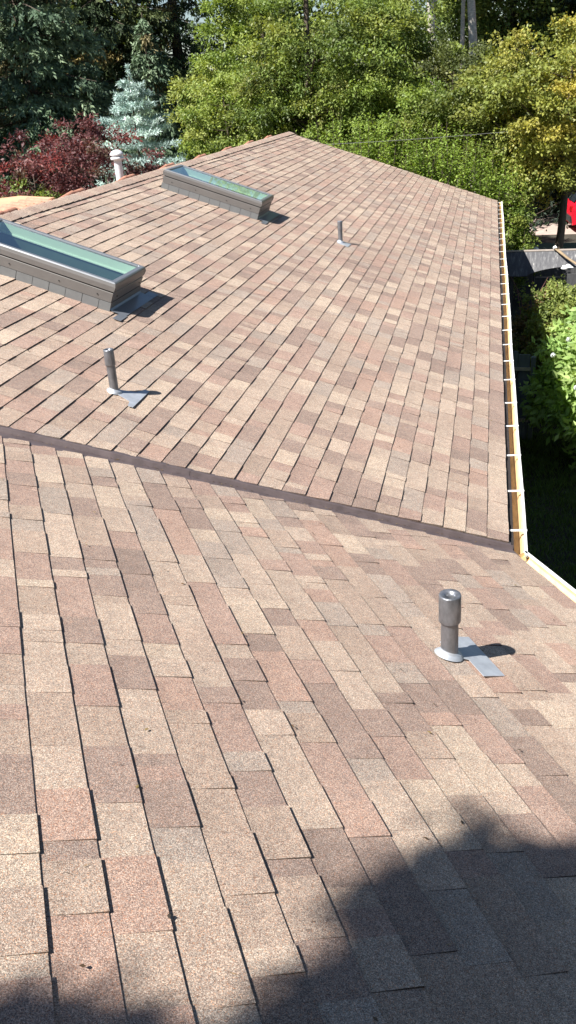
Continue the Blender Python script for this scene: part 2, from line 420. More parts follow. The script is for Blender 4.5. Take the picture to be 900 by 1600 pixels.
m=MB(); m.box(-.03,.036,.0,RAKE-.02,-.0235,-.0195); m.build('gutter_shade_strip',M['gutter_shade'],house,HL)  # dark strip painting the shingle edge's shadow along the gutter back
m=MB(); m.box(-.6,-.012,.1,RAKE-.04,-.14,-.12); m.box(-.03,-.0115,.1,RAKE-.02,-.15,-.028)
m.build('fascia_board',M['trim'],house,HL)
m=MB()
def ebox(m,n0,n1,v0,v1,z0,z1):
    f_=lambda n,v,z: tuple((N2*n+E2*v)[:2])+(z,)
    m.hexa([f_(n0,v0,z0),f_(n0,v1,z0),f_(n1,v1,z0),f_(n1,v0,z0),f_(n0,v0,z1),f_(n0,v1,z1),f_(n1,v1,z1),f_(n1,v0,z1)])
ebox(m,.0115,.03,.02,7.9,-.15,-.028); ebox(m,.03,.55,.02,7.9,-.14,-.12)
m.build('fascia_board',M['trim'],house,HL)
# gutters: thin open channel, outer face white, inside stained
def gutter(org,along,out,L,lab,hang0,hstep,nh,dx=0.):
    org=np.array(org,float); along=np.array(along,float); out=np.array(out,float)
    def Q(s,o,z,slack=0): 
        o=o+(.003*math.sin(s*.9+1)+.002*math.sin(s*2.3))*(1 if o>.02 else 0)
        return org+along*s+out*(o+dx)+np.array([0,0,z])
    prof=[(-.006,-.045),(-.006,-.105),(.07,-.105),(.082,-.06),(.100,-.045),(.100,-.018)]
    m=MB(); ss=np.linspace(0,L,max(8,int(L/.3)))
    rows=[[Q(s,o,z) for o,z in prof] for s in ss]; n=len(prof)
    for i in range(len(rows)-1): m.add(rows[i]+rows[i+1],[(j,j+1,n+j+1,n+j) for j in range(n-1)],False,0)
    for i in (0,len(rows)-1):
        m.add(rows[i],[tuple(range(n))],False,0)
    g=m.build('gutter_trough',M['gutter_in'],None)
    g.name='gutter'
    g.parent=house; g.location=HL; g['label']=lab
    m=MB(); op=[(.104,-.019),(.104,-.047),(.086,-.062),(.074,-.109),(-.008,-.109)]
    rows=[[Q(s,o,z) for o,z in op] for s in ss]; n=len(op)
    for i in range(len(rows)-1): m.add(rows[i]+rows[i+1],[(j,j+1,n+j+1,n+j) for j in range(n-1)],False,0)
    m.build('outer_face',M['gutter_out'],g)
    m=MB(); lp=[(.093,-.020),(.093,-.010),(.109,-.010),(.109,-.024),(.106,-.024),(.105,-.017),(.097,-.017),(.097,-.020)]
    rows=[[Q(s,o,z) for o,z in lp] for s in ss]; n=len(lp)
    for i in range(len(rows)-1): m.add(rows[i]+rows[i+1],[(j,(j+1)%n,n+(j+1)%n,n+j) for j in range(n)],False,0)
    m.build('rolled_lip',M['gutter_out'],g)
    for k in range(nh):
        s=hang0+hstep*k+random.Random(k+int(L)).uniform(-.03,.03)
        m=MB(); w_=.011
        m.hexa([Q(s-w_,.002,-.016),Q(s+w_,.002,-.016),Q(s+w_,.113,-.0095),Q(s-w_,.113,-.0095),Q(s-w_,.002,-.012),Q(s+w_,.002,-.012),Q(s+w_,.113,-.006),Q(s-w_,.113,-.006)])
        m.build('hanger_strap',M['gutter_out'],g)
    return g
gutter((0.004,-.06,0),(0,1,0),(1,0,0),RAKE+.03,'long straight gutter beside the far roof slope',.34,.645,27)
gutter(-N2*.004+E2*.05,E2,-N2,7.8,'short gutter on the near roof slope running off the right edge',.9,.7,9,dx=-.022)
# ---- skylights
def skylight(a0,a1,v0,v1,lab):
    P=PA; X=lambda *k:None
    fr=MB(); 
    # curb cladding band (frame), open box
    def ring(m,i0,o0,h0,i1,o1,h1,aa0=a0,aa1=a1,vv0=v0,vv1=v1):
        def rect(off,h): return [P(aa0-off,vv0-off,h),P(aa0-off,vv1+off,h),P(aa1+off,vv1+off,h),P(aa1+off,vv0-off,h)]
        A=rect(o0,h0);B=rect(o1,h1);Cc=rect(-i1,h1);D=rect(-i0,h0)
        vs=A+B+Cc+D; fs=[]
        for k in range(4):
            q=(k+1)%4
            fs+=[(k,q,4+q,4+k),(4+k,4+q,8+q,8+k),(8+k,8+q,12+q,12+k),(12+k,12+q,q,k)]
        m.add(vs,fs)
    curb=MB(); ring(curb,.03,-.008,-.03,.03,-.008,.20)
    base=curb.build('skylight',M['dark'],house,HL); base['label']=lab
    m=MB(); ring(m,0,.002,.078,0,.008,.155); ring(m,0,.008,.155,0,.003,.160); m.build('cladding',M['clad'],base,bevel=.0015)
    m=MB(); ring(m,.0,.014,.170,.0,.018,.212); ring(m,.012,.018,.212,.010,.012,.236); m.build('frame',M['clad'],base,bevel=.002)
    m=MB(); ring(m,.038,.013,.234,.034,.004,.246); m.build('frame_profile',M['clad_top'],base,bevel=.003)
    m=MB(); m.add([P(a0+.02,v0+.02,.236),P(a0+.02,v1-.02,.236),P(a1-.02,v1-.02,.236),P(a1-.02,v0+.02,.236)],[(0,1,2,3)]); gp=m.build('glass_pane',M['glass'],base)
    if gp.data.polygons[0].normal.z<0: gp.data.flip_normals()
    # step flashing pieces, one each course, on both sides
    k0=int(math.floor(a0/EXP))
    for side in (0,1):
        k=k0
        while k*EXP<a1+.02:
            s0=max(k*EXP+.003,a0-.004); s1=min((k+1)*EXP-.001,a1+.01); m=MB()
            if side==0: m.pbox(P,s0,s1,v0-.004-.0012*(k%2),v0-.002,.0,.076); 
            else: m.pbox(P,s0,s1,v1+.002,v1+.004+.0012*(k%2),.0,.076)
            m.build('step_flashing',M['step'],base); k+=1
    # front saddle: bent apron below the curb
    m=MB(); m.pbox(P,a0-.006,a0-.002,v0-.004,v1+.004,.01,.076); m.build('front_flashing',M['clad'],base)
    m=MB(); m.add([P(a0-.004,v0-.01,.030),P(a0-.004,v1+.01,.030),P(a0-.02,v1+.01,.016),P(a0-.02,v0-.01,.016),P(a0-.145,v0-.01,.0135),P(a0-.145,v1+.01,.0135)],[(0,1,2,3),(3,2,5,4)])
    m.pbox(P,a0-.145,a0-.055,v1-.0,v1+.11,.0120,.0150); m.pbox(P,a0-.155,a0-.085,v0-.15,v0-.0,.0120,.0150)
    m.build('apron',M['apron'],base)
    # shaft below
    m=MB(); z0=-.75
    def sh(a,v,h): return P(a,v,h)
    i=.032
    T=[P(a0+i,v0+i,.225),P(a0+i,v1-i,.225),P(a1-i,v1-i,.225),P(a1-i,v0+i,.225)]
    Me=[P(a0+i,v0+i,.14),P(a0+i,v1-i,.14),P(a1-i,v1-i,.14),P(a1-i,v0+i,.14)]
    i2=i+.02
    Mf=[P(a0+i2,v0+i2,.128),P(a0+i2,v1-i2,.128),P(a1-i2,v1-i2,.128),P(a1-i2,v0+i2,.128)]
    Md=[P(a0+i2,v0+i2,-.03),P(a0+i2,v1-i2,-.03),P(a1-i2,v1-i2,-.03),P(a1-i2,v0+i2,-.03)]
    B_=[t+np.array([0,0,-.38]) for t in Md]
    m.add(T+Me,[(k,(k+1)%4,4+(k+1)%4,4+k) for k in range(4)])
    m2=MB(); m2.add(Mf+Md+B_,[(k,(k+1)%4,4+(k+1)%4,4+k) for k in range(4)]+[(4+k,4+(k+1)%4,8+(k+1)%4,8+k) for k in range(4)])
    m2.build('lower_shaft',M['shaft_low'],base)  # grey-green walls coloured dark to paint in the shade of the deep shaft
    # reveal ledge
    for vv in (v0+i,v1-i-.012): m.pbox(P,a0+i,a1-i,vv,vv+.012,.14,.150)
    m.pbox(P,a1-i-.012,a1-i,v0+i+.013,v1-i-.013,.14,.150); m.pbox(P,a0+i,a0+i+.012,v0+i+.013,v1-i-.013,.14,.150)
    m.build('light_shaft',M['well'],base)
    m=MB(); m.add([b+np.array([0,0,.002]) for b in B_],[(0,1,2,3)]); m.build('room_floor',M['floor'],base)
    # screws
    for aa in (a0+.12,a0+.45,a1-.45,a1-.12):
        m=MB(); m.tube([P(aa,v0-.0055,.115),P(aa,v0-.0105,.115)],.005,8); m.build('screw',M['dark'],base)
    for vv in (v0+.1,v1-.06): m=MB(); m.tube([P(a0-.003,vv,.115),P(a0-.010,vv,.115)],.005,8); m.build('screw',M['dark'],base)
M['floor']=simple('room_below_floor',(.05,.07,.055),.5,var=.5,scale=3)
skylight(*S1,'nearer skylight with grey frame, cut by the left edge')
skylight(*S2,'farther skylight reflecting the green trees')
# ---- vent pipes
def vent(P,a,v,h,r1,r2,coll,lab,strip):
    X=P(a,v,.006); b=MB()
    n=P(0,0,1)-P(0,0,0)
    # lead boot: oval skirt
    bp=[];n_=28
    def skirt(rad,hh_,up): return [P(a+rad*1.12*math.cos(t)+up,v+rad*math.sin(t),hh_) for t in [2*math.pi*k/n_ for k in range(n_)]]
    rings=[skirt(r1*1.62,.011,.004),skirt(r1*1.5,.017,.003),skirt(r1*1.2,.026,.0)]
    top=[np.array([X[0]+r1*1.04*math.cos(-0+t),X[1]+0,0]) for t in [0]]
    vs=[p for rr in rings for p in rr]; fs=[(i*n_+k,i*n_+(k+1)%n_,(i+1)*n_+(k+1)%n_,(i+1)*n_+k) for i in range(2) for k in range(n_)]
    # last ring closes on the pipe
    b.add(vs,fs,True)
    # inner cone up to pipe
    lo=rings[-1]; hi=[]
    for p in lo:
        d=np.array([p[0]-X[0],p[1]-X[1]]); d/=np.linalg.norm(d); hi.append(np.array([X[0]+d[0]*r1*1.02,X[1]+d[1]*r1*1.02,p[2]+.012]))
    b.add(lo+hi,[(k,(k+1)%n_,n_+(k+1)%n_,n_+k) for k in range(n_)],True)
    root=MB(); x,y,z=X
    root.tube([(x,y,z-.1),(x,y,z+h-.01)],r1,24,cap=False)
    o=root.build('vent_pipe',M['lead'],house,HL); o['label']=lab
    b.build('pipe_boot',M['leadl'],o)
    # sleeve with rolled-in top
    c=MB(); zc=z+h-coll
    c.lathe([(r1*1.0,zc-z),(r2*.985,zc-z),(r2*1.015,zc-z+.004),(r2,zc-z+.02),(r2*1.006,h*.5+(zc-z)*.5),(r2,h-.006),(r2*.95,h+.0005),(r2*.80,h-.001),(r2*.50,h-.003),(r2*.47,h-.03),(r2*.5,h-.12)],28,(x,y,z))
    c.build('pipe_sleeve',M['lead'],o)
    c=MB(); c.lathe([(r2*.5,h-.11),(.0005,h-.11)],16,(x,y,z)); c.build('pipe_bore',M['dark'],o)
    sm=MB()
    pts=[P(p[0],p[1],.0145) for p in strip]; pb=[P(p[0],p[1],.0115) for p in strip]; n4=len(strip)
    sm.add(pts+pb,[tuple(range(n4))]+[(i,n4+i,n4+(i+1)%n4,(i+1)%n4) for i in range(n4)])
    sm.build('flashing_strip',M['leadl'],o)
vent(PB,1.205,1.435,.305,.037,.0465,.128,'wide lead vent pipe with a fat sleeve on the near roof slope',
     [(1.20,1.33),(1.13,1.275),(1.01,1.26),(1.012,1.585),(1.128,1.60),(1.128,1.47),(1.2,1.45)])
vent(PA,2.715,.262,.29,.029,.0335,.105,'tilted looking narrow vent pipe below the nearer skylight',
     [(2.73,.25),(2.70,.31),(2.60,.36),(2.572,.45),(2.538,.45),(2.534,.118),(2.568,.115),(2.585,.19)])
vent(PA,2.225,7.17,.275,.029,.0325,.12,'narrow vent pipe below the farther skylight, smallest in view',
     [(2.26,7.05),(2.10,7.0),(2.09,7.24),(2.24,7.26)])
# white vent with domed cap beyond the ridge
x,y=-5.02,7.05; zb=ZR-.12
m=MB(); m.lathe([(.052,-.2),(.052,.37)],20,(x,y,zb)); o=m.build('roof_vent',M['white_pipe'],house,HL); o['label']='white round vent pipe with a domed cap behind the ridge'
m=MB(); m.lathe([(.0,.475),(.03,.472),(.065,.455),(.088,.43),(.092,.412),(.088,.405),(.06,.402)],24,(x,y,zb)); m.lathe([(.052,.355),(.086,.350),(.090,.368),(.086,.385),(.05,.388)],24,(x,y,zb)); m.lathe([(.066,.385),(.066,.405)],20,(x,y,zb)); m.build('vent_cap',M['white_pipe'],o)
m=MB(); m.lathe([(.13,-.02),(.1,.0),(.055,.05)],20,(x,y,zb-.03)); m.build('vent_boot',M['leadl'],o)
# clay ridge tiles spaced along the far side of the ridge
def barrel(P0,P1,r,nm='clay_tile',lift=0.02):
    m=MB(); P0=Vector(P0);P1=Vector(P1); d=(P1-P0).normalized(); s=d.cross(Vector((0,0,1))).normalized(); up=s.cross(d); n=10
    vs=[];
    for p,rr in ((P0,r*.86),(P1,r)):
        for q_ in (rr,rr-.014):
            for k in range(n+1): t=math.pi*k/n; vs.append(p+s*math.cos(t)*q_+up*math.sin(t)*q_)
    w_=n+1; fs=[]
    for k in range(n): fs+=[(k,k+1,2*w_+k+1,2*w_+k),(w_+k,w_+k+1,3*w_+k+1,3*w_+k),(k,k+1,w_+k+1,w_+k),(2*w_+k,2*w_+k+1,3*w_+k+1,3*w_+k)]
    m.add(vs,fs,False); return m.build(nm,M['clay'],house,HL)
for k in range(8):
    v=3.0+1.705*k
    barrel((-XR-.08,v-.02,ZR-.035),(-XR-.08,v+.42,ZR+.008),.036)
    barrel((-XR-.08,v+.37,ZR-.002),(-XR-.08,v+.70,ZR+.002),.040)
# terracotta flat roof patch beyond the ridge at the left
m=MB(); P4=[(-5.0,3.0),(-5.0,4.95),(-5.62,5.35),(-7.5,3.6),(-7.5,1.6)]
zt=ZR-.02
m.add([(a_,b_,zt+.015) for a_,b_ in P4]+[(a_,b_,zt-.25) for a_,b_ in P4],[(0,1,2,3,4),(9,8,7,6,5)]+[(i,5+i,5+(i+1)%5,(i+1)%5) for i in range(5)])
o=m.build('terracotta_roof',M['terra'],house,HL); o['label']='flat terracotta coloured roof section behind the ridge at the left'
for k in range(5):
    y_=3.86+.19*k
    barrel((-XR-.1,y_,ZR-.03),(-XR-.45,y_+.12,ZR-.01),.04)

# ------------------------------------------------------------------ foliage helpers
def leaves(C_,d,nrm,L,W,fold=.12):
    """leaf quads: C_ base (n,3), d axis, nrm normal, L,W arrays"""
    s=np.cross(d,nrm); s/=np.linalg.norm(s,axis=1,keepdims=True)+1e-9
    n2=np.cross(s,d); L=L[:,None];W=W[:,None]
    V=np.stack([C_,C_+d*L*.45+s*W*.5+n2*W*fold,C_+d*L,C_+d*L*.45-s*W*.5+n2*W*fold],1).reshape(-1,3)
    F=np.arange(len(C_)*4).reshape(-1,4); return V,F
def unit(a): return a/(np.linalg.norm(a,axis=-1,keepdims=True)+1e-9)
def palette(rg,pal,n):
    p=np.array([c for c,_ in pal]); w_=np.array([w for _,w in pal],float); i=rg.choice(len(p),n,p=w_/w_.sum()); return p[i]
def clump_points(rg,ctr,rad,n,shell=.5,lump=.25,nb=9):
    d=unit(rg.normal(size=(n,3))); bumps=unit(rg.normal(size=(nb,3))); amp=rg.uniform(-lump,lump,nb)
    k=1+(np.maximum(0,d@bumps.T)**6@amp)
    r_=(shell+(1-shell)*rg.random(n)**.7)*k
    return np.array(ctr)+d*r_[:,None]*np.array(rad)
def leafcloud(rg,clumps,cr,per,L,pal,flat=.5,droop=.15,up=.6,clvar=.25,topmix=None,out=None,asp=.5):
    n=len(clumps); cr_=cr*rg.uniform(.6,1.35,n)
    idx=np.repeat(np.arange(n),per); m=len(idx)
    # each clump: a few twigs radiating, leaves along them
    tw=rg.integers(0,7,m); twd=unit(rg.normal(size=(n,7,3))*np.array([1,1,flat])); dirn=twd[idx,tw]
    if out is not None: dirn=unit(dirn+out[idx]*.45)
    t=rg.random(m)**.7
    pos=clumps[idx]+dirn*(t*cr_[idx])[:,None]+rg.normal(size=(m,3))*(cr_[idx]*.16)[:,None]
    pos[:,2]-=droop*cr_[idx]*t*t
    d=unit(dirn*.6+rg.normal(size=(m,3))*.6+np.array([0,0,-droop]))
    nn=unit(rg.normal(size=(m,3))*.6+np.array([-.25,-.3,up]))
    Ls=L*rg.uniform(.6,1.3,m)
    V,F=leaves(pos,d,nn,Ls,Ls*asp*rg.uniform(.8,1.2,m))
    cl=palette(rg,pal,n); cc=cl[idx]*(1-clvar)+palette(rg,pal,m)*clvar
    if topmix is not None: cc=topmix(pos,cc,idx)
    cc=cc*rg.uniform(.75,1.25,(m,1))
    return V,F,cc
def trunk_mb(rg,h,r0,lean=(0,0),limbs=(),z0=0,segs=7,bend=.15):
    m=MB(); pts=[];x=y=0.
    for i in range(segs+1):
        t=i/segs; pts.append((lean[0]*t+x,lean[1]*t+y,z0+h*t)); x+=rg.uniform(-bend,bend)*h/12; y+=rg.uniform(-bend,bend)*h/12
    rad=[r0*(1.25 if i==0 else 1)*(1-.82*i/segs) for i in range(segs+1)]
    m.tube(pts,rad,9)
    P_=np.array(pts)
    for c in limbs:
        c=np.array(c); zt=max(z0+h*.12,min(c[2]-np.hypot(c[0],c[1])*.55,z0+h*.95)); t=(zt-z0)/h*segs; i=int(min(segs-1,max(0,t))); fr=t-i
        b=P_[i]*(1-fr)+P_[i+1]*fr; rb=rad[i]*(1-fr)+rad[i+1]*fr
        mid=(b+c)/2+np.array([rg.uniform(-.2,.2),rg.uniform(-.2,.2),-.12*np.linalg.norm(c-b)])
        pp=[b,b*.55+mid*.45+np.array([0,0,-.02]),mid,mid*.4+c*.6,c]; r1=min(rb*.6,.02+.018*np.linalg.norm(c-b))
        m.tube(pp,[r1,r1*.85,r1*.65,r1*.42,r1*.15],6,cap=False)
    return m
def broad(name,px,D,label,ctr,rad,n,per,L,pal,cr=.42,h=None,r0=.14,cat='tree',group=None,bark='bark',shell=.45,lump=.35,loc=None,crown='crown',topmix=None,leafmat='leaf',droop=.2,flat=.55,nl=26,seed=0,up=.6,asp=.5,trunk='trunk',z0=0):
    rg=np.random.default_rng(seed+17); loc=loc or pol(px,D)
    root=empty(name,loc,0,label,cat,group)
    cl=clump_points(rg,ctr,rad,n,shell,lump); cl=cl[cl[:,2]>.15]
    out=unit(cl-np.array(ctr))
    V,F,c=leafcloud(rg,cl,cr,per,L,pal,flat,droop,up,topmix=topmix,out=out,asp=asp)
    bulk(crown,V,F,c,M[leafmat],root)
    h=h or ctr[2]+rad[2]*.6
    sel=cl[rg.choice(len(cl),min(nl,len(cl)),replace=False)]
    t=trunk_mb(random.Random(seed),h,r0,(ctr[0]*.6,ctr[1]*.6),sel); t.build(trunk,M[bark],root)
    return root
G_MID=[((.19,.26,.06),5),((.25,.31,.075),5),((.12,.18,.04),4),((.24,.27,.06),3),((.06,.09,.022),3),((.24,.24,.08),1)]
G_LIGHT=[((.22,.30,.06),5),((.29,.35,.085),5),((.15,.22,.045),3),((.35,.38,.11),2),((.09,.135,.03),2)]
G_OLIVE=[((.11,.135,.04),5),((.14,.165,.045),4),((.075,.10,.03),4),((.19,.20,.06),2),((.05,.065,.02),2)]
G_DARK=[((.035,.06,.018),5),((.05,.08,.022),4),((.025,.045,.014),3),((.07,.10,.03),2)]
G_YEL=[((.60,.50,.11),5),((.44,.45,.10),7),((.24,.27,.06),4),((.58,.45,.09),3),((.52,.33,.10),.5),((.14,.17,.04),2)]
RED=[((.14,.06,.06),5),((.19,.085,.08),4),((.085,.036,.042),4),((.27,.13,.12),2),((.22,.05,.045),1.5),((.11,.09,.055),2)]

# ---- conifers
def conifer(name,px,D,label,h,rb,zlo,pal,seed,sprig=.11,dens=1.0,droopy=True,group=None,loc=None,detail_top=9.5,r0=.3,tip=.0,wh=.42,nbr=8):
    """trunk, whorls of branches, hanging (or bristling) sprays of needles"""
    rg=np.random.default_rng(seed); loc=loc or pol(px,D); root=empty(name,loc,0,label,'conifer' if droopy else 'spruce tree',group)
    wood=MB(); wood.tube([(0,0,0),(0.05,0,h*.3),(0,.04,h*.65),(0,0,h)],[r0,r0*.75,r0*.4,.015],10)
    P_=[];Dv=[];Nn=[];Ls=[];Ws=[];cc=[]
    z=zlo; palA=np.array([c for c,_ in pal]); pw=np.array([w_ for _,w_ in pal],float); pw/=pw.sum()
    while z<h-.1:
        t=(z-zlo)/(h-zlo); bl=rb*(1-t)**.85*rg.uniform(.88,1.1)+.08
        det=1.0 if z<detail_top else .3
        nb=max(4,int(nbr*(1-.4*t)))
        a0=rg.random()*6.28
        for b in range(nb):
            az=a0+b*6.283/nb+rg.uniform(-.25,.25); L=bl*rg.uniform(.7,1.12); zz=z+rg.uniform(-.12,.12)
            hd=np.array([math.cos(az),math.sin(az),0.]); sd=np.array([-hd[1],hd[0],0])
            s=np.linspace(0,1,6)
            if droopy: zc=zz+L*(.06*s-.42*s**2+.20*s**3)
            else: zc=zz+L*(.10*s-.30*s**2+.24*s**3)
            pts=hd*(s*L)[:,None]+np.array([0,0,1])*zc[:,None]
            wood.tube([tuple(p) for p in pts],[max(.006,.035*L/3*(1-.85*x_)) for x_ in s],5,cap=False)
            bc=palA[rg.choice(len(palA),p=pw)]*rg.uniform(.8,1.2)
            if droopy:
                nt_=int((26*L+10)*det*dens)                     # branchlets
                u=rg.uniform(.12,1.03,nt_); side=rg.normal(size=nt_)*.32*L*(1-.55*u)*.8
                base=hd*(u*L)[:,None]+sd*side[:,None]; base[:,2]=zz+L*(.06*u-.42*u**2+.20*u**3)-np.abs(side)*.28
                hang=rg.uniform(.12,.55,nt_)*(.55+.45*rg.random(nt_))
                k=max(4,int(9*det)); q=np.repeat(np.arange(nt_),k); w_=rg.random(len(q))
                od=unit(hd*.35+sd*np.sign(side)[:,None]*.25+np.array([0,0,-1.]))
                pp=base[q]+od[q]*(hang[q]*w_)[:,None]+rg.normal(size=(len(q),3))*.022
                dd=unit(od[q]*.8+rg.normal(size=(len(q),3))*.55+hd*.35)
                ll=sprig*rg.uniform(.6,1.4,len(q))*(1 if det==1 else 1.8)
                col=np.tile(bc,(len(q),1))*(.75+.5*rg.random((len(q),1)))
            else:
                nt_=int((34*L+14)*dens)
                u=rg.uniform(.1,1.0,nt_); side=rg.choice((-1,1),nt_)*rg.random(nt_)*.34*L*(1-.6*u)
                base=hd*(u*L)[:,None]+sd*side[:,None]; base[:,2]=zz+L*(.10*u-.30*u**2+.24*u**3)+rg.uniform(-.03,.05,nt_)
                k=9; q=np.repeat(np.arange(nt_),k); w_=rg.random(len(q))
                od=unit(hd*.9+sd*np.sign(side)[:,None]*.55+np.array([0,0,.25])+rg.normal(size=(nt_,3))*.25)
                pp=base[q]+od[q]*(.16*w_)[:,None]
                dd=unit(od[q]*.5+rg.normal(size=(len(q),3))*.75)
                ll=sprig*rg.uniform(.6,1.3,len(q))
                col=np.tile(bc,(len(q),1))*(.75+.5*rg.random((len(q),1)))
            P_.append(pp);Dv.append(dd);Nn.append(unit(rg.normal(size=(len(q),3))+np.array([0,0,.4])));Ls.append(ll);Ws.append(ll*(.22 if not droopy else .34));cc.append(col)
        z+=wh*(1 if droopy else (1-.35*t))*rg.uniform(.85,1.15)
    if not droopy:                                         # leader
        n_=90; zz=h-.05+rg.random(n_)*.32; P_.append(np.stack([np.zeros(n_),np.zeros(n_),zz],1)); Dv.append(unit(rg.normal(size=(n_,3))+np.array([0,0,.9]))); Nn.append(unit(rg.normal(size=(n_,3)))); Ls.append(np.full(n_,sprig)); Ws.append(np.full(n_,sprig*.2)); cc.append(np.tile(palA[0],(n_,1)))
        wood.tube([(0,0,h-.05),(0,0,h+.3)],[.012,.005],5)
    V,F=leaves(np.concatenate(P_),np.concatenate(Dv),np.concatenate(Nn),np.concatenate(Ls),np.concatenate(Ws),.05)
    bulk('foliage',V,F,np.concatenate(cc),M['needle'],root); wood.build('trunk',M['bark'],root)
    return root
SPR=[((.13,.19,.11),5),((.17,.24,.14),4),((.08,.125,.075),4),((.22,.29,.17),2),((.20,.17,.08),1)]
SPRY=[((.075,.11,.045),5),((.12,.15,.06),4),((.05,.075,.035),4),((.24,.19,.07),1)]
BLUE=[((.44,.56,.52),5),((.54,.66,.61),4),((.32,.43,.40),3),((.60,.70,.65),2)]
conifer('tall_spruce',45,36,'tall grey-green spruce with drooping branches at the far left edge',15,4.6,1.0,SPR,1,dens=1.0,r0=.35,sprig=.19,wh=.55)
conifer('tall_spruce',-170,33,'grey-green spruce entering the frame at its left edge',14,4.4,.8,SPR,2,sprig=.19,wh=.55)
conifer('tall_spruce',165,41,'dark spruce with long hanging sprays behind the blue spruce',17,4.4,1.0,SPRY,3,r0=.4,sprig=.19,wh=.5)
conifer('tall_spruce',275,43,'dark thin spruce with sky showing through its top branches',18,3.2,3.0,SPRY,4,dens=.6,wh=.6,r0=.35,sprig=.18)
conifer('young_spruce',228,34,'small dark green spruce just behind the blue spruce',8.0,1.7,1.0,SPR,5,sprig=.14,r0=.12,group=None)
conifer('dark_conifer',940,40,'dark conifer in the top right corner above the yellow maple',17,4.2,1.0,[((.02,.035,.02),1),((.03,.045,.025),1)],6,sprig=.2,dens=.5)
conifer('blue_spruce',197,28.5,'silvery blue spruce with a bristly pointed top',6.05,3.0,.6,BLUE,7,sprig=.12,dens=1.2,droopy=False,r0=.09,wh=.44,nbr=8)

# ---- red maples at the left
broad('red_maple',28,23.5,'dark red Japanese maple at the left edge behind the ridge',(0,0,3.75),(1.2,1.2,1.1),85,120,.10,RED,cr=.34,r0=.06,leafmat='red_leaf',flat=.3,seed=1,asp=.42,lump=.6)
broad('red_maple',112,25.5,'red Japanese maple left of the white vent pipe',(0,0,3.9),(1.3,1.2,1.15),90,120,.10,RED,cr=.36,r0=.06,leafmat='red_leaf',flat=.3,seed=2,asp=.42,lump=.6)
broad('red_maple',215,27,'small red maple just right of the white vent pipe',(0,0,3.2),(.75,.7,.75),38,120,.10,RED,cr=.3,r0=.05,leafmat='red_leaf',flat=.3,seed=3,asp=.42)
broad('juniper_shrub',12,22.6,'low green shrub below the red maple at the left edge',(0,0,3.2),(.8,.8,.7),60,160,.08,G_MID,cr=.28,r0=.05,cat='shrub',crown='foliage',trunk='stem',seed=4)
# ---- green trees behind the ridge
broad('deciduous_tree',405,29.5,'light green leafy tree standing left of the roof peak',(0,0,5.4),(2.6,2.0,2.9),200,330,.095,G_LIGHT,cr=.50,flat=.32,up=1.0,r0=.16,seed=10,h=9,asp=.55,lump=.5)
broad('deciduous_tree',338,28,'leafy tree with yellow-green sprays above the farther skylight',(.2,0,4.6),(1.35,1.3,1.3),75,320,.09,G_LIGHT,cr=.45,flat=.32,up=1.0,r0=.10,seed=11,lump=.6)
broad('deciduous_tree',485,26.8,'mid green tree right behind the roof peak',(0,0,5.1),(2.3,1.8,2.7),200,330,.095,G_MID,cr=.52,flat=.35,up=1.0,r0=.17,seed=12,h=10,lump=.5)
broad('deciduous_tree',590,29.5,'tall green tree between the roof peak and the pale trunks',(0,0,5.5),(2.4,2.0,2.9),190,330,.095,G_MID,cr=.52,flat=.35,up=1.0,r0=.16,seed=13,h=10,lump=.5)
broad('deciduous_tree',560,26,'yellowish green loose tree above the bright hedge',(0,0,4.5),(2.4,1.4,1.5),140,320,.078,G_LIGHT,cr=.42,flat=.35,up=1.0,r0=.10,seed=14,lump=.5)
broad('deciduous_tree',690,28,'dark olive bushy tree in front of the pale trunks',(0,0,4.5),(1.9,1.5,1.6),120,300,.078,G_OLIVE,cr=.40,flat=.4,up=.9,r0=.12,seed=15,nl=40,lump=.5)
broad('deciduous_tree',800,41,'green tree above the yellow maple',(0,0,8.4),(4.2,2.6,3.2),220,200,.16,G_MID,cr=.72,flat=.35,up=1.0,r0=.2,seed=16,h=11,lump=.5)
broad('deciduous_tree',640,27,'green tree rising over the bright hedge',(0,0,4.3),(1.4,1.1,1.4),75,300,.08,G_LIGHT,cr=.40,flat=.35,up=1.0,r0=.08,seed=19,lump=.5)
def tm_yel(pos,cc,idx):
    # the crown has turned yellow on its right-hand and upper side and is still green at the left
    k=np.clip((pos[:,0]+2.0)/2.4,0,1)[:,None]*.9; g=np.array([.16,.19,.04]); return cc*k+(g*.6+cc*.4*np.array([.7,.85,1.]))*(1-k)
broad('yellow_maple',875,25,'large maple turning golden yellow at the right edge',(0,0,4.75),(2.5,1.7,1.8),200,300,.085,G_YEL,cr=.46,r0=.13,topmix=tm_yel,flat=.22,seed=17,lump=.45,nl=30,asp=.6)
broad('green_maple',775,25.5,'layered olive green maple left of the golden one',(0,0,4.5),(1.35,1.1,1.4),110,190,.095,[((.17,.20,.045),5),((.22,.23,.055),4),((.11,.15,.035),4),((.07,.10,.025),2)],cr=.42,r0=.10,flat=.22,seed=18,asp=.6,lump=.45)
broad('dark_tree',1020,28.5,'dark leafy tree behind the golden maple at the right edge',(0,0,5.0),(2.5,2,3),140,130,.13,G_DARK,cr=.6,r0=.12,seed=20)
# pale trunks: tall trees whose crowns are above the picture
for i,(px,D,r0,lab,sd) in enumerate([(688,34,.20,'tall pale-barked tree, thickest and brightest trunk of the row',31),(744,35,.23,'tall pale-barked tree at the right end of the row of trunks',32),(621,34,.11,'thin pale-barked tree at the left end of the row of trunks',33),(657,36,.13,'grey trunked tall tree between two pale trunks',34),(715,38,.13,'thin grey trunked tree behind the two thick pale trunks',35)]):
    broad('birch_tree',px,D,lab,(0,0,12.5),(2.6,2.6,3.2),120,90,.14,G_MID,cr=.7,h=14.5,r0=r0,bark='birch',seed=sd,group='pale trunked trees behind the garden',nl=24)
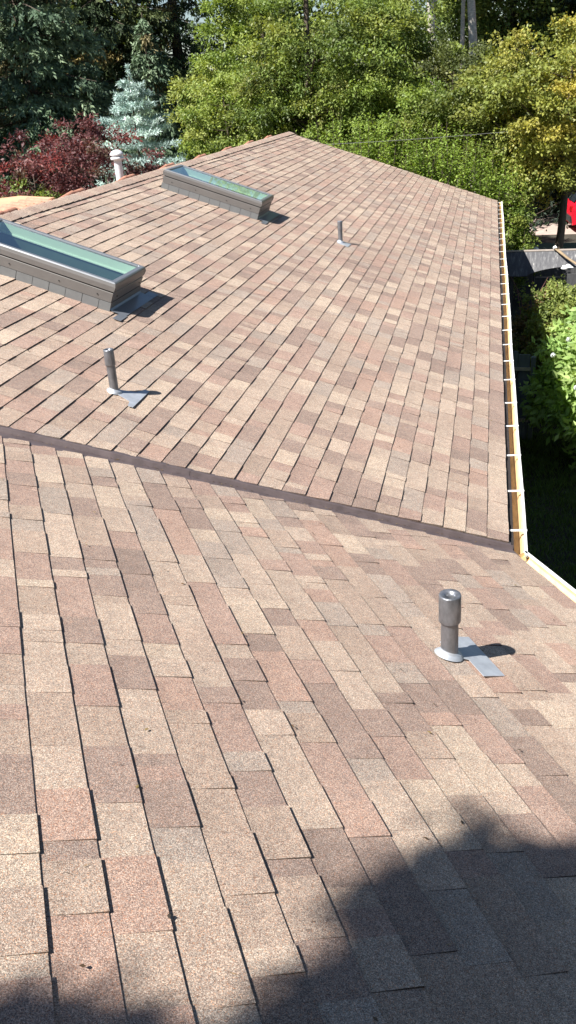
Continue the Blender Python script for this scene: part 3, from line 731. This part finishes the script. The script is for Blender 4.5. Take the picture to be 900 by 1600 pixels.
# bright upright hedge of young shoots beyond the gable
def shoots(px,D,label,wid,dep,htop,n,seed,pal=G_LIGHT):
    rg=np.random.default_rng(seed); loc=pol(px,D); root=empty('hedge_shrub',loc,0,label,'shrub','bright green shrubs along the gable end')
    P_=[];Dv=[];Ns=[];L_=[];st=MB(); cc=[]
    for i in range(n):
        bx,by=rg.uniform(-wid,wid),rg.uniform(-dep,dep); hh=htop*(1-.22*(abs(bx)/wid)**2)*rg.uniform(.66,1.06); lx,ly=rg.normal()*.2,rg.normal()*.2
        z0_=max(.3,hh-rg.uniform(.9,2.2)); pts=[(bx*.6,by*.6,.0),(bx,by,z0_),(bx+lx*.5,by+ly*.5,(z0_+hh)/2),(bx+lx,by+ly,hh)]
        if i%3==0: st.tube(pts,[.014,.01,.007,.003],4,cap=False)
        k=int(22*(hh-z0_)+10); t=rg.random(k); q=np.array(pts[1])*(1-t)[:,None]+np.array(pts[3])*t[:,None]
        az=rg.random(k)*6.28; d=unit(np.stack([np.cos(az),np.sin(az),rg.uniform(-.1,.9,k)],1)); P_.append(q+d*.02+rg.normal(size=(k,3))*.04); Dv.append(d)
        Ns.append(unit(np.stack([-np.cos(az)*.3,-np.sin(az)*.3,np.ones(k)],1)+rg.normal(size=(k,3))*.35)); L_.append(.13*rg.uniform(.6,1.2,k)*(1-.4*t)); cc.append(palette(rg,pal,1)[0]*.6+palette(rg,pal,k)*.4)
    V,F=leaves(np.concatenate(P_),np.concatenate(Dv),np.concatenate(Ns),np.concatenate(L_),np.concatenate(L_)*.4)
    bulk('foliage',V,F,np.concatenate(cc)*rg.uniform(.8,1.2,(len(F),1)),M['leaf'],root); st.build('stem',M['bark'],root)
HP=[((.21,.31,.055),5),((.27,.37,.07),5),((.14,.22,.04),3),((.32,.40,.10),2)]
shoots(515,24.6,'bright green shrub with upright shoots nearest the roof peak',1.15,.75,4.55,380,41,HP)
shoots(600,24.3,'bright green shrub with upright shoots, second from the roof peak',1.1,.75,4.6,400,42,HP)
shoots(685,24.1,'bright green shrub with upright shoots, third from the roof peak',1.1,.75,4.35,400,43,HP)
shoots(762,24.0,'bright green shrub with upright shoots at the far gutter end',.95,.75,3.75,380,44,HP)
broad('garden_bush',803,23.6,'leafy green bush just right of the far gutter end',(0,0,1.5),(.4,.6,1.0),50,170,.08,G_MID,cr=.26,r0=.04,cat='shrub',crown='foliage',trunk='stem',seed=45)
# wood behind everything: one mass
rg=np.random.default_rng(77)
cl=[];
for i in range(2100):
    px=rg.uniform(-250,1250); D=rg.uniform(40,50); p=pol(px,D); zz=rg.uniform(0,11.5)**1.0
    if 235<px<345 and zz>5.5+rg.uniform(-.3,1.3): continue
    if 600<px<760 and zz>8+rg.uniform(-.6,1) and rg.random()<.45: continue
    cl.append((p[0],p[1],GZ+zz))
cl=np.array(cl); V,F,c=leafcloud(rg,cl,1.1,70,.25,[((.08,.11,.03),3),((.05,.08,.022),3),((.12,.15,.04),2)],.6,.2,.8)
o=bulk('distant_wood',V,F,c,M['leaf']); tag(o,'dark mass of woodland far behind all the garden trees','woodland',None,'stuff')

# ------------------------------------------------------------------ ground
m=MB(); m.add([(-400,-400,GZ),(400,-400,GZ),(400,600,GZ),(-400,600,GZ)],[(0,1,2,3)]); g=m.build('ground',M['soil']); tag(g,kind='structure')
m=MB(); a_=(-3,30.4);b_=(30,28.5);c_=(30,34);d_=(-3,36)
m.add([(p[0],p[1],GZ+.006) for p in (a_,b_,c_,d_)],[(0,1,2,3)]); g=m.build('driveway',M['paving']); tag(g,kind='structure')
# lawn beside the house
rg=np.random.default_rng(5); n=60000
px_=rg.uniform(.05,3.4,n); py_=rg.uniform(-3,9.5,n); keep=(px_>.05+np.maximum(0,-py_)*.6)
px_,py_=px_[keep],py_[keep]; n=len(px_); hgt=.05+.10*(.5+.5*np.sin(px_*5+np.sin(py_*3)*2)*np.sin(py_*4.1))
az=rg.random(n)*6.28; d=unit(np.stack([np.cos(az)*.6,np.sin(az)*.6,np.ones(n)],1))
V,F=leaves(np.stack([px_,py_,np.full(n,GZ)],1),d,unit(rg.normal(size=(n,3))),hgt,np.full(n,.012))
o=bulk('grass',V,F,palette(rg,[((.13,.20,.05),3),((.09,.15,.035),3),((.17,.22,.07),1)],n),M['leaf']); tag(o,'shaded grass between the house and the garden shrubs','grass',None,'stuff')

# ------------------------------------------------------------------ garden right of the gutter
broad('garden_bush',0,0,'small-leaved olive shrub with reddish tips before the dark shelter',(0,0,1.15),(1.3,1.7,.85),230,190,.065,[((.22,.27,.075),5),((.28,.33,.09),5),((.15,.20,.05),3),((.27,.24,.09),1),((.20,.10,.06),1)],cr=.24,r0=.04,cat='shrub',crown='foliage',trunk='stem',seed=50,loc=(1.45,11.6,GZ),asp=.6)
bb=broad('garden_bush',0,0,'large-leaved bright green shrub with a few pale flower heads',(0,0,1.2),(1.25,2.0,1.0),270,72,.13,[((.27,.40,.11),5),((.34,.46,.15),5),((.18,.30,.075),3),((.40,.50,.19),2)],cr=.26,r0=.04,cat='shrub',crown='foliage',trunk='stem',seed=51,loc=(1.66,8.5,GZ),asp=.42,up=.9)
for (x_,y_,z_) in ((-.62,.3,1.78),(-.85,.0,1.62),(-.62,-1.35,1.55),(.1,1.2,1.95)):
    rg=np.random.default_rng(int(z_*100)); n=50; d=unit(rg.normal(size=(n,3))+np.array([0,0,.6])); pp=np.array([x_,y_,z_])+d*.03
    V,F=leaves(pp,unit(np.cross(d,rg.normal(size=(n,3)))),d,np.full(n,.026),np.full(n,.022)); bulk('flower_head',V,F,np.tile((.72,.74,.85),(n,1)),M['leaf'],bb)
# reddish bare shoots standing out of the olive shrub
m=MB(); rr=random.Random(3)
for i in range(16):
    x_,y_=rr.uniform(.5,1.6),rr.uniform(12.6,13.3); hh=rr.uniform(1.0,1.6); dx,dy=rr.uniform(-.2,.2),rr.uniform(-.15,.15)
    m.tube([(x_,y_,GZ),(x_+dx*.3,y_+dy*.3,GZ+hh*.6),(x_+dx,y_+dy,GZ+hh),(x_+dx*1.8,y_+dy*1.6,GZ+hh+.25)],[.014,.011,.007,.003],5)
ro_=m.build('bare_shoots',M['twig']); tag(ro_,'reddish bare shoots rising between the olive shrub and the dark shelter','plant')
broad('garden_bush',0,0,'dark shrub in the shade of the gutter beside the grey gate',(0,0,.6),(.35,.9,.45),40,160,.06,G_DARK,cr=.22,r0=.03,cat='shrub',crown='foliage',trunk='stem',seed=52,loc=(.35,12.9,GZ))
# grey gate
gt=empty('garden_gate',(-.05,9.2,GZ),R(-6),'blue-grey board gate in the shade below the gutter','gate')
m=MB()
for k in range(5): m.box(-.35+.185*k,-.35+.185*k+.177,0,.025,.05,1.42+.10*math.sin(math.pi*(k+.5)/5))
m.build('board_panel',M['grey_wood'],gt)
for z_ in (.35,1.2): m=MB(); m.box(-.37,.58,-.03,-.001,z_,z_+.05); m.build('rail',M['pale_wood'],gt)
for x_ in (-.46,.585): m=MB(); m.box(x_,x_+.07,-.04,.05,0,1.42); m.build('post',M['grey_wood'],gt)
m=MB(); m.tube([(.40,-.05,1.2),(.31,-.09,.95),(.36,-.07,.7),(.40,-.05,.4)],.01,8); m.build('hose',M['rubber'],gt)
# dark garden shelter with arched front
sh=empty('garden_shelter',(1.1,15.5,GZ),R(-2),'weathered black garden shelter with an arched front edge','shelter')
m=MB(); top=[];bot=[];n_=32
for i in range(n_+1):
    x_=-.9+2.9*i/n_
    s_=(x_+.42)/2.0; ar=0 if s_<0 or s_>1 else math.sin(math.pi*s_)**.55
    top.append((x_,.0,1.93)); bot.append((x_,-.30,1.47+.19*ar))
for i in range(n_):
    m.add([bot[i],bot[i+1],top[i+1],top[i],tuple(np.array(bot[i])+(0,.03,-.02)),tuple(np.array(bot[i+1])+(0,.03,-.02)),tuple(np.array(top[i+1])+(0,.03,-.02)),tuple(np.array(top[i])+(0,.03,-.02))],[(0,1,2,3),(7,6,5,4),(0,4,5,1),(3,2,6,7)])
m.build('front_panel',M['streak'],sh)
m=MB(); m.box(-.92,2.02,-.01,.05,1.935,1.96); m.build('cap_rail',M['pale_wood'],sh)
m=MB(); m.add([(-.9,.05,1.93),(2.,.05,1.93),(2.,1.6,1.5),(-.9,1.6,1.5),(-.9,.05,1.90),(2.,.05,1.90),(2.,1.6,1.47),(-.9,1.6,1.47)],[(0,1,2,3),(7,6,5,4),(0,4,5,1),(1,5,6,2),(2,6,7,3),(3,7,4,0)]); m.build('back_roof',M['green_roof'],sh)
for x_,y_ in ((-.8,-.1),(1.9,-.1),(-.8,1.45),(1.9,1.45)): m=MB(); m.box(x_,x_+.08,y_,y_+.08,0,1.45); m.build('post',M['black_wood'],sh)
m=MB(); m.box(-.25,1.85,-.06,-.02,1.38,1.41); m.build('cross_rail',M['pale_wood'],sh)
m=MB(); m.box(-.35,1.8,.0,.03,.2,1.1); m.build('low_panel',M['black_wood'],sh)
m=MB(); m.box(.36,1.5,-.95,-.9,.2,1.62); m.build('side_panel',M['black_wood'],sh)
# pole and white bags lying on the shelter
m=MB(); m.tube([(1.22,15.46,-.815),(1.45,15.15,-.96),(1.70,14.85,-1.09),(2.1,14.4,-1.33)],[.02,.022,.022,.02],10); m.tube([(1.26,15.48,-.82),(1.49,15.17,-.975),(1.74,14.87,-1.10),(2.15,14.42,-1.34)],[.016]*4,10)
o=m.build('wooden_pole',M['pole']); tag(o,'pair of brown poles leaning diagonally across the black shelter','pole')
def bag(pos,sc,lab,sd):
    bm=bmesh.new(); bmesh.ops.create_icosphere(bm,subdivisions=3,radius=1); rr=random.Random(sd)
    for v in bm.verts:
        k=1+.18*math.sin(v.co.x*4+sd)*math.cos(v.co.y*5)+.12*math.sin(v.co.z*7+v.co.x*3)
        v.co=Vector((v.co.x*sc[0]*k*(1-.3*max(0,v.co.z)),v.co.y*sc[1]*k,v.co.z*sc[2]*k))
    me=bpy.data.meshes.new('white_bag'); bm.to_mesh(me); bm.free()
    for p in me.polygons: p.use_smooth=True
    o=link('white_bag',me,M['bag'],None,pos); tag(o,lab,'bag')
bag((1.47,15.12,-1.15),(.13,.06,.055),'larger crumpled white bag below the leaning poles on the shelter',1)
bag((1.22,15.46,-.79),(.045,.04,.035),'small white bundle tied at the upper end of the leaning poles',2)
# low green-grey shed roof behind, with a globe lamp
sd_=empty('low_shed',(1.9,20.2,GZ),R(-4),'low shed with a green-grey sheet roof behind the black shelter','shed')
m=MB(); m.hexa([(-1.7,-.8,.98),(1.2,-.8,.98),(1.2,1.0,1.12),(-1.7,1.0,1.12),(-1.7,-.8,1.02),(1.2,-.8,1.02),(1.2,1.0,1.16),(-1.7,1.0,1.16)]); m.build('roof_sheet',M['green_roof'],sd_)
m=MB(); m.box(-1.6,1.1,-.7,.9,0,.97); m.build('wall',M['black_wood'],sd_)
lp_=empty('globe_lamp',(.98,18.9,GZ),0,'white globe garden lamp in front of the green-grey shed','lamp')
m=MB(); m.lathe([(.06,0),(.05,.03),(.022,.06),(.02,1.22),(.04,1.25),(.045,1.27)],16); m.build('lamp_post',M['black_wood'],lp_)
m=MB(); m.lathe([(.0,1.46)]+[(.1*math.sin(t),1.36+.1*math.cos(t)) for t in [math.pi*k/12 for k in range(1,12)]]+[(.0,1.26)],20); m.build('globe',M['globe'],lp_)
# red car on the driveway
cr=(2.62,31.3)
car=empty('parked_car',(cr[0]+2.1,cr[1],GZ+.006),R(6),'red car parked on the driveway behind the maple trunk at the right edge','car')
prof=[(-2.05,.35),(-2.1,.62),(-2.06,.85),(-1.98,.98),(-1.75,1.28),(-1.35,1.44),(-.6,1.5),(.25,1.46),(.75,1.2),(1.15,.98),(1.8,.88),(2.05,.68),(2.08,.35)]
# wheel arches
def archpts(cx,r=.36):
    return [(cx+r*math.cos(t),.33+r*math.sin(t)) for t in [math.pi*k/8 for k in range(9)]]
low=[(2.08,.28)]+[p for p in archpts(1.28) if p[1]>.28]+[p for p in archpts(-1.3) if p[1]>.28]+[(-2.05,.28)]
full=prof+low
bm=bmesh.new()
def yw(z): return .86 if z<.9 else .86-.24*(z-.9)/.6
vsL=[bm.verts.new((x_,-yw(z_),z_)) for x_,z_ in full]; vsR=[bm.verts.new((x_,yw(z_),z_)) for x_,z_ in full]
bm.faces.new(vsL); bm.faces.new(vsR[::-1])
for i in range(len(full)): j=(i+1)%len(full); bm.faces.new((vsL[j],vsL[i],vsR[i],vsR[j]))
bmesh.ops.recalc_face_normals(bm,faces=bm.faces); bmesh.ops.triangulate(bm,faces=[f_ for f_ in bm.faces if len(f_.verts)>4])
me=bpy.data.meshes.new('body'); bm.to_mesh(me); bm.free(); link('body',me,M['red'],car)
for s in (-1,1):
    m=MB(); P8=[(-1.62,1.0),(-1.42,1.32),(-.7,1.4),(-.68,1.0)]; Q8=[(-.6,1.0),(-.62,1.4),(.15,1.38),(.6,1.14),(.72,1.0)]
    for pl in (P8,Q8): m.add([(x_,s*(yw(z_)+.006),z_) for x_,z_ in pl],[tuple(range(len(pl)))])
    m.build('side_window',M['darkglass'],car)
    m=MB(); m.box(-2.115,-1.95,s*.62-.14,s*.62+.14,.74,.92); m.build('tail_light',M['redglass'],car,bevel=.02)
    for cx in (-1.3,1.28):
        m=MB(); m.tube([(cx,s*.66,.33),(cx,s*.85,.33)],.32,24); wh_=m.build('wheel',M['rubber'],car)
        m=MB(); m.tube([(cx,s*.84,.33),(cx,s*.862,.33)],.2,16); m.build('rim',M['alloy'],wh_)
m=MB(); m.hexa([(-2.12,-.8,.35),(-2.02,-.8,.35),(-2.02,.8,.35),(-2.12,.8,.35),(-2.15,-.8,.58),(-2.02,-.8,.58),(-2.02,.8,.58),(-2.15,.8,.58)]); m.build('rear_bumper',M['rubber'],car,bevel=.02)
m=MB(); m.add([(-1.97,-.6,1.03),(-1.97,.6,1.03),(-1.76,.55,1.29),(-1.76,-.55,1.29)],[(0,1,2,3)]); ob=m.build('rear_window',M['darkglass'],car); ob.location=(-.02,0,.015)
# overhead cable from the gable to the right
m=MB(); A_=Vector((-4.45,RAKE+.03,1.42)); B_=Vector((7.5,20.5,1.75)); pts=[]
for i in range(31):
    t=i/30; p=A_.lerp(B_,t); p.z-=.28*4*t*(1-t)*.6; pts.append(p)
m.tube(pts,.0036,6); o=m.build('overhead_cable',M['cable']); tag(o,'thin grey cable strung from the gable across the trees to the right','cable')

# ------------------------------------------------------------------ the tree behind the viewer that shades the near slope
def shade_tree():
    rg=np.random.default_rng(123)
    # crown lobes: (point on the near slope a,v ; distance back towards the sun ; radius)
    lobes=[]
    edge=[(1.60,2.82,.17),(1.76,2.82,.18),(1.52,3.02,.2),(1.95,3.0,.22),(2.12,3.12,.2),(2.2,3.4,.28),(2.42,3.36,.18),(2.5,3.6,.3),(2.62,3.5,.2),(2.80,3.36,.14),(2.97,3.25,.13),(3.16,3.20,.16),(3.36,3.22,.18),(3.05,3.48,.22),(2.75,3.66,.2),
          (1.75,3.2,.3),(1.4,3.45,.3),(1.9,3.6,.35),(2.9,3.75,.3),(3.3,3.75,.35),(1.2,3.9,.4),(2.3,4.0,.45),(1.7,4.3,.5),(2.9,4.3,.5),(.9,4.5,.5),(2.3,4.8,.6),(3.6,4.5,.6),(1.4,5.2,.6),(3.2,5.3,.7),(.5,5.3,.6),(2.2,5.8,.8),(4.2,5.3,.7),(1,6.3,.8),(3.3,6.5,.9),(-.5,5.2,.8),(-1,6.8,1.0),(2.2,7.5,1.0),(4.5,6.9,1.),(5.6,6.2,.9)]
    L=np.array(SUN); base=PB(1.9,4.2,0)+L*8.5
    root=empty('shade_tree',(base[0],base[1],GZ),0,'tall leafy tree behind the viewer that shades the near roof slope','tree')
    cl=[]
    for a,v,r_ in edge:
        n=int(150*r_*r_/.09)+14
        c=PB(a,v,0)+L*(rg.uniform(7.4,9.4) if v<4 else rg.uniform(6,11)); d=unit(rg.normal(size=(n,3)))*(rg.random(n)**.5)[:,None]*r_*.85; cl.append(c+d)
    for k_ in range(120):                      # stray sprays round the outline of the crown
        a,v=((1.55,2.62),(1.75,2.6),(1.95,2.78),(2.15,2.92),(2.32,3.1),(2.5,3.2),(1.4,2.7),(2.45,3.15),(1.9,2.72),(3.15,3.12),(1.85,2.66))[k_%11]
        cl.append((PB(a+rg.normal()*.10,v+.10+rg.normal()*.07,0)+L*rg.uniform(7.2,9.4))[None,:])
    cl=np.concatenate(cl)-np.array(root.location)
    V,F,c=leafcloud(rg,cl,.11,44,.07,G_DARK,.8,.1,.6)
    bulk('crown',V,F,c,M['leaf'],root)
    sel=cl[rg.choice(len(cl),40,replace=False)]
    trunk_mb(random.Random(9),9.5,.22,(0,0),sel).build('trunk',M['bark'],root)
shade_tree()

for (x_,y_,lab,sd) in ((6.5,-12.5,'unseen dark leafy tree added to block sky light, right of the shade tree',61),(8.0,-5.5,'unseen dark leafy tree added to block sky light, beside the viewer off to the right',62),(-.5,-17,'unseen dark leafy tree added to block sky light, straight behind the viewer',63),(-12,-16,'unseen dark leafy tree added to block sky light, behind the viewer at the left',64)):
    broad('sky_blocking_tree',0,0,lab,(0,0,8.0),(4.0,3.6,5.0),240,110,.26,G_DARK,cr=1.1,h=11,r0=.3,seed=sd,loc=(x_,y_,GZ),nl=12)  # out-of-view trees added to hide sky and deepen the roof shadow

# ------------------------------------------------------------------ needles and small leaves lying on the roof
def litter():
    rg=np.random.default_rng(31)
    n=900; P_=[];D_=[];N_=[];L_=[];W_=[];Cc=[]
    for i in range(n):
        if i%2: a,v,P,U,V_,NN,sd=rg.uniform(.05,4.6),rg.uniform(-.2,6.5),PB,UPB,E2,NB,2
        else: a,v,P,U,V_,NN,sd=rg.uniform(.05,4.9),rg.uniform(0,16.5),PA,UPA,DA,NA,1
        if v<MV*a+.1 or (P is PA and 3.2<a<4.8 and (1.6<v<2.5 or 6.7<v<7.7)): continue
        t=rg.random()*6.28; d=U*math.cos(t)+V_*math.sin(t)
        P_.append(P(a,v,.0125)); D_.append(d); N_.append(NN+rg.normal(size=3)*.12)
        leaf=rg.random()<.3; L_.append(rg.uniform(.012,.028) if not leaf else rg.uniform(.012,.024)); W_.append(.0022 if not leaf else .010)
        Cc.append(((.20,.12,.06),(.10,.07,.045),(.30,.22,.10),(.06,.05,.04))[rg.integers(0,4)])
    # rows of litter caught along the valley metal
    for i in range(380):
        a=rg.uniform(.05,3.6); side=i%2; P,U,V_,NN=((PA,UPA,DA,NA),(PB,UPB,E2,NB))[side]
        t=rg.random()*6.28; P_.append(P(a,MV*a+abs(rg.normal())*.018+.02,.006)); D_.append(U*math.cos(t)+V_*math.sin(t)); N_.append(NN+rg.normal(size=3)*.2)
        L_.append(rg.uniform(.008,.022)); W_.append(rg.uniform(.002,.008)); Cc.append(((.20,.13,.07),(.09,.065,.045),(.28,.22,.12))[rg.integers(0,3)])
    V,F=leaves(np.array(P_),unit(np.array(D_)),unit(np.array(N_)),np.array(L_),np.array(W_),.1)
    o=bulk('leaf_litter',V,F,np.array(Cc),M['leaf']); tag(o,'dry needles and tiny leaf bits scattered over the shingles','litter',None,'stuff')
litter()
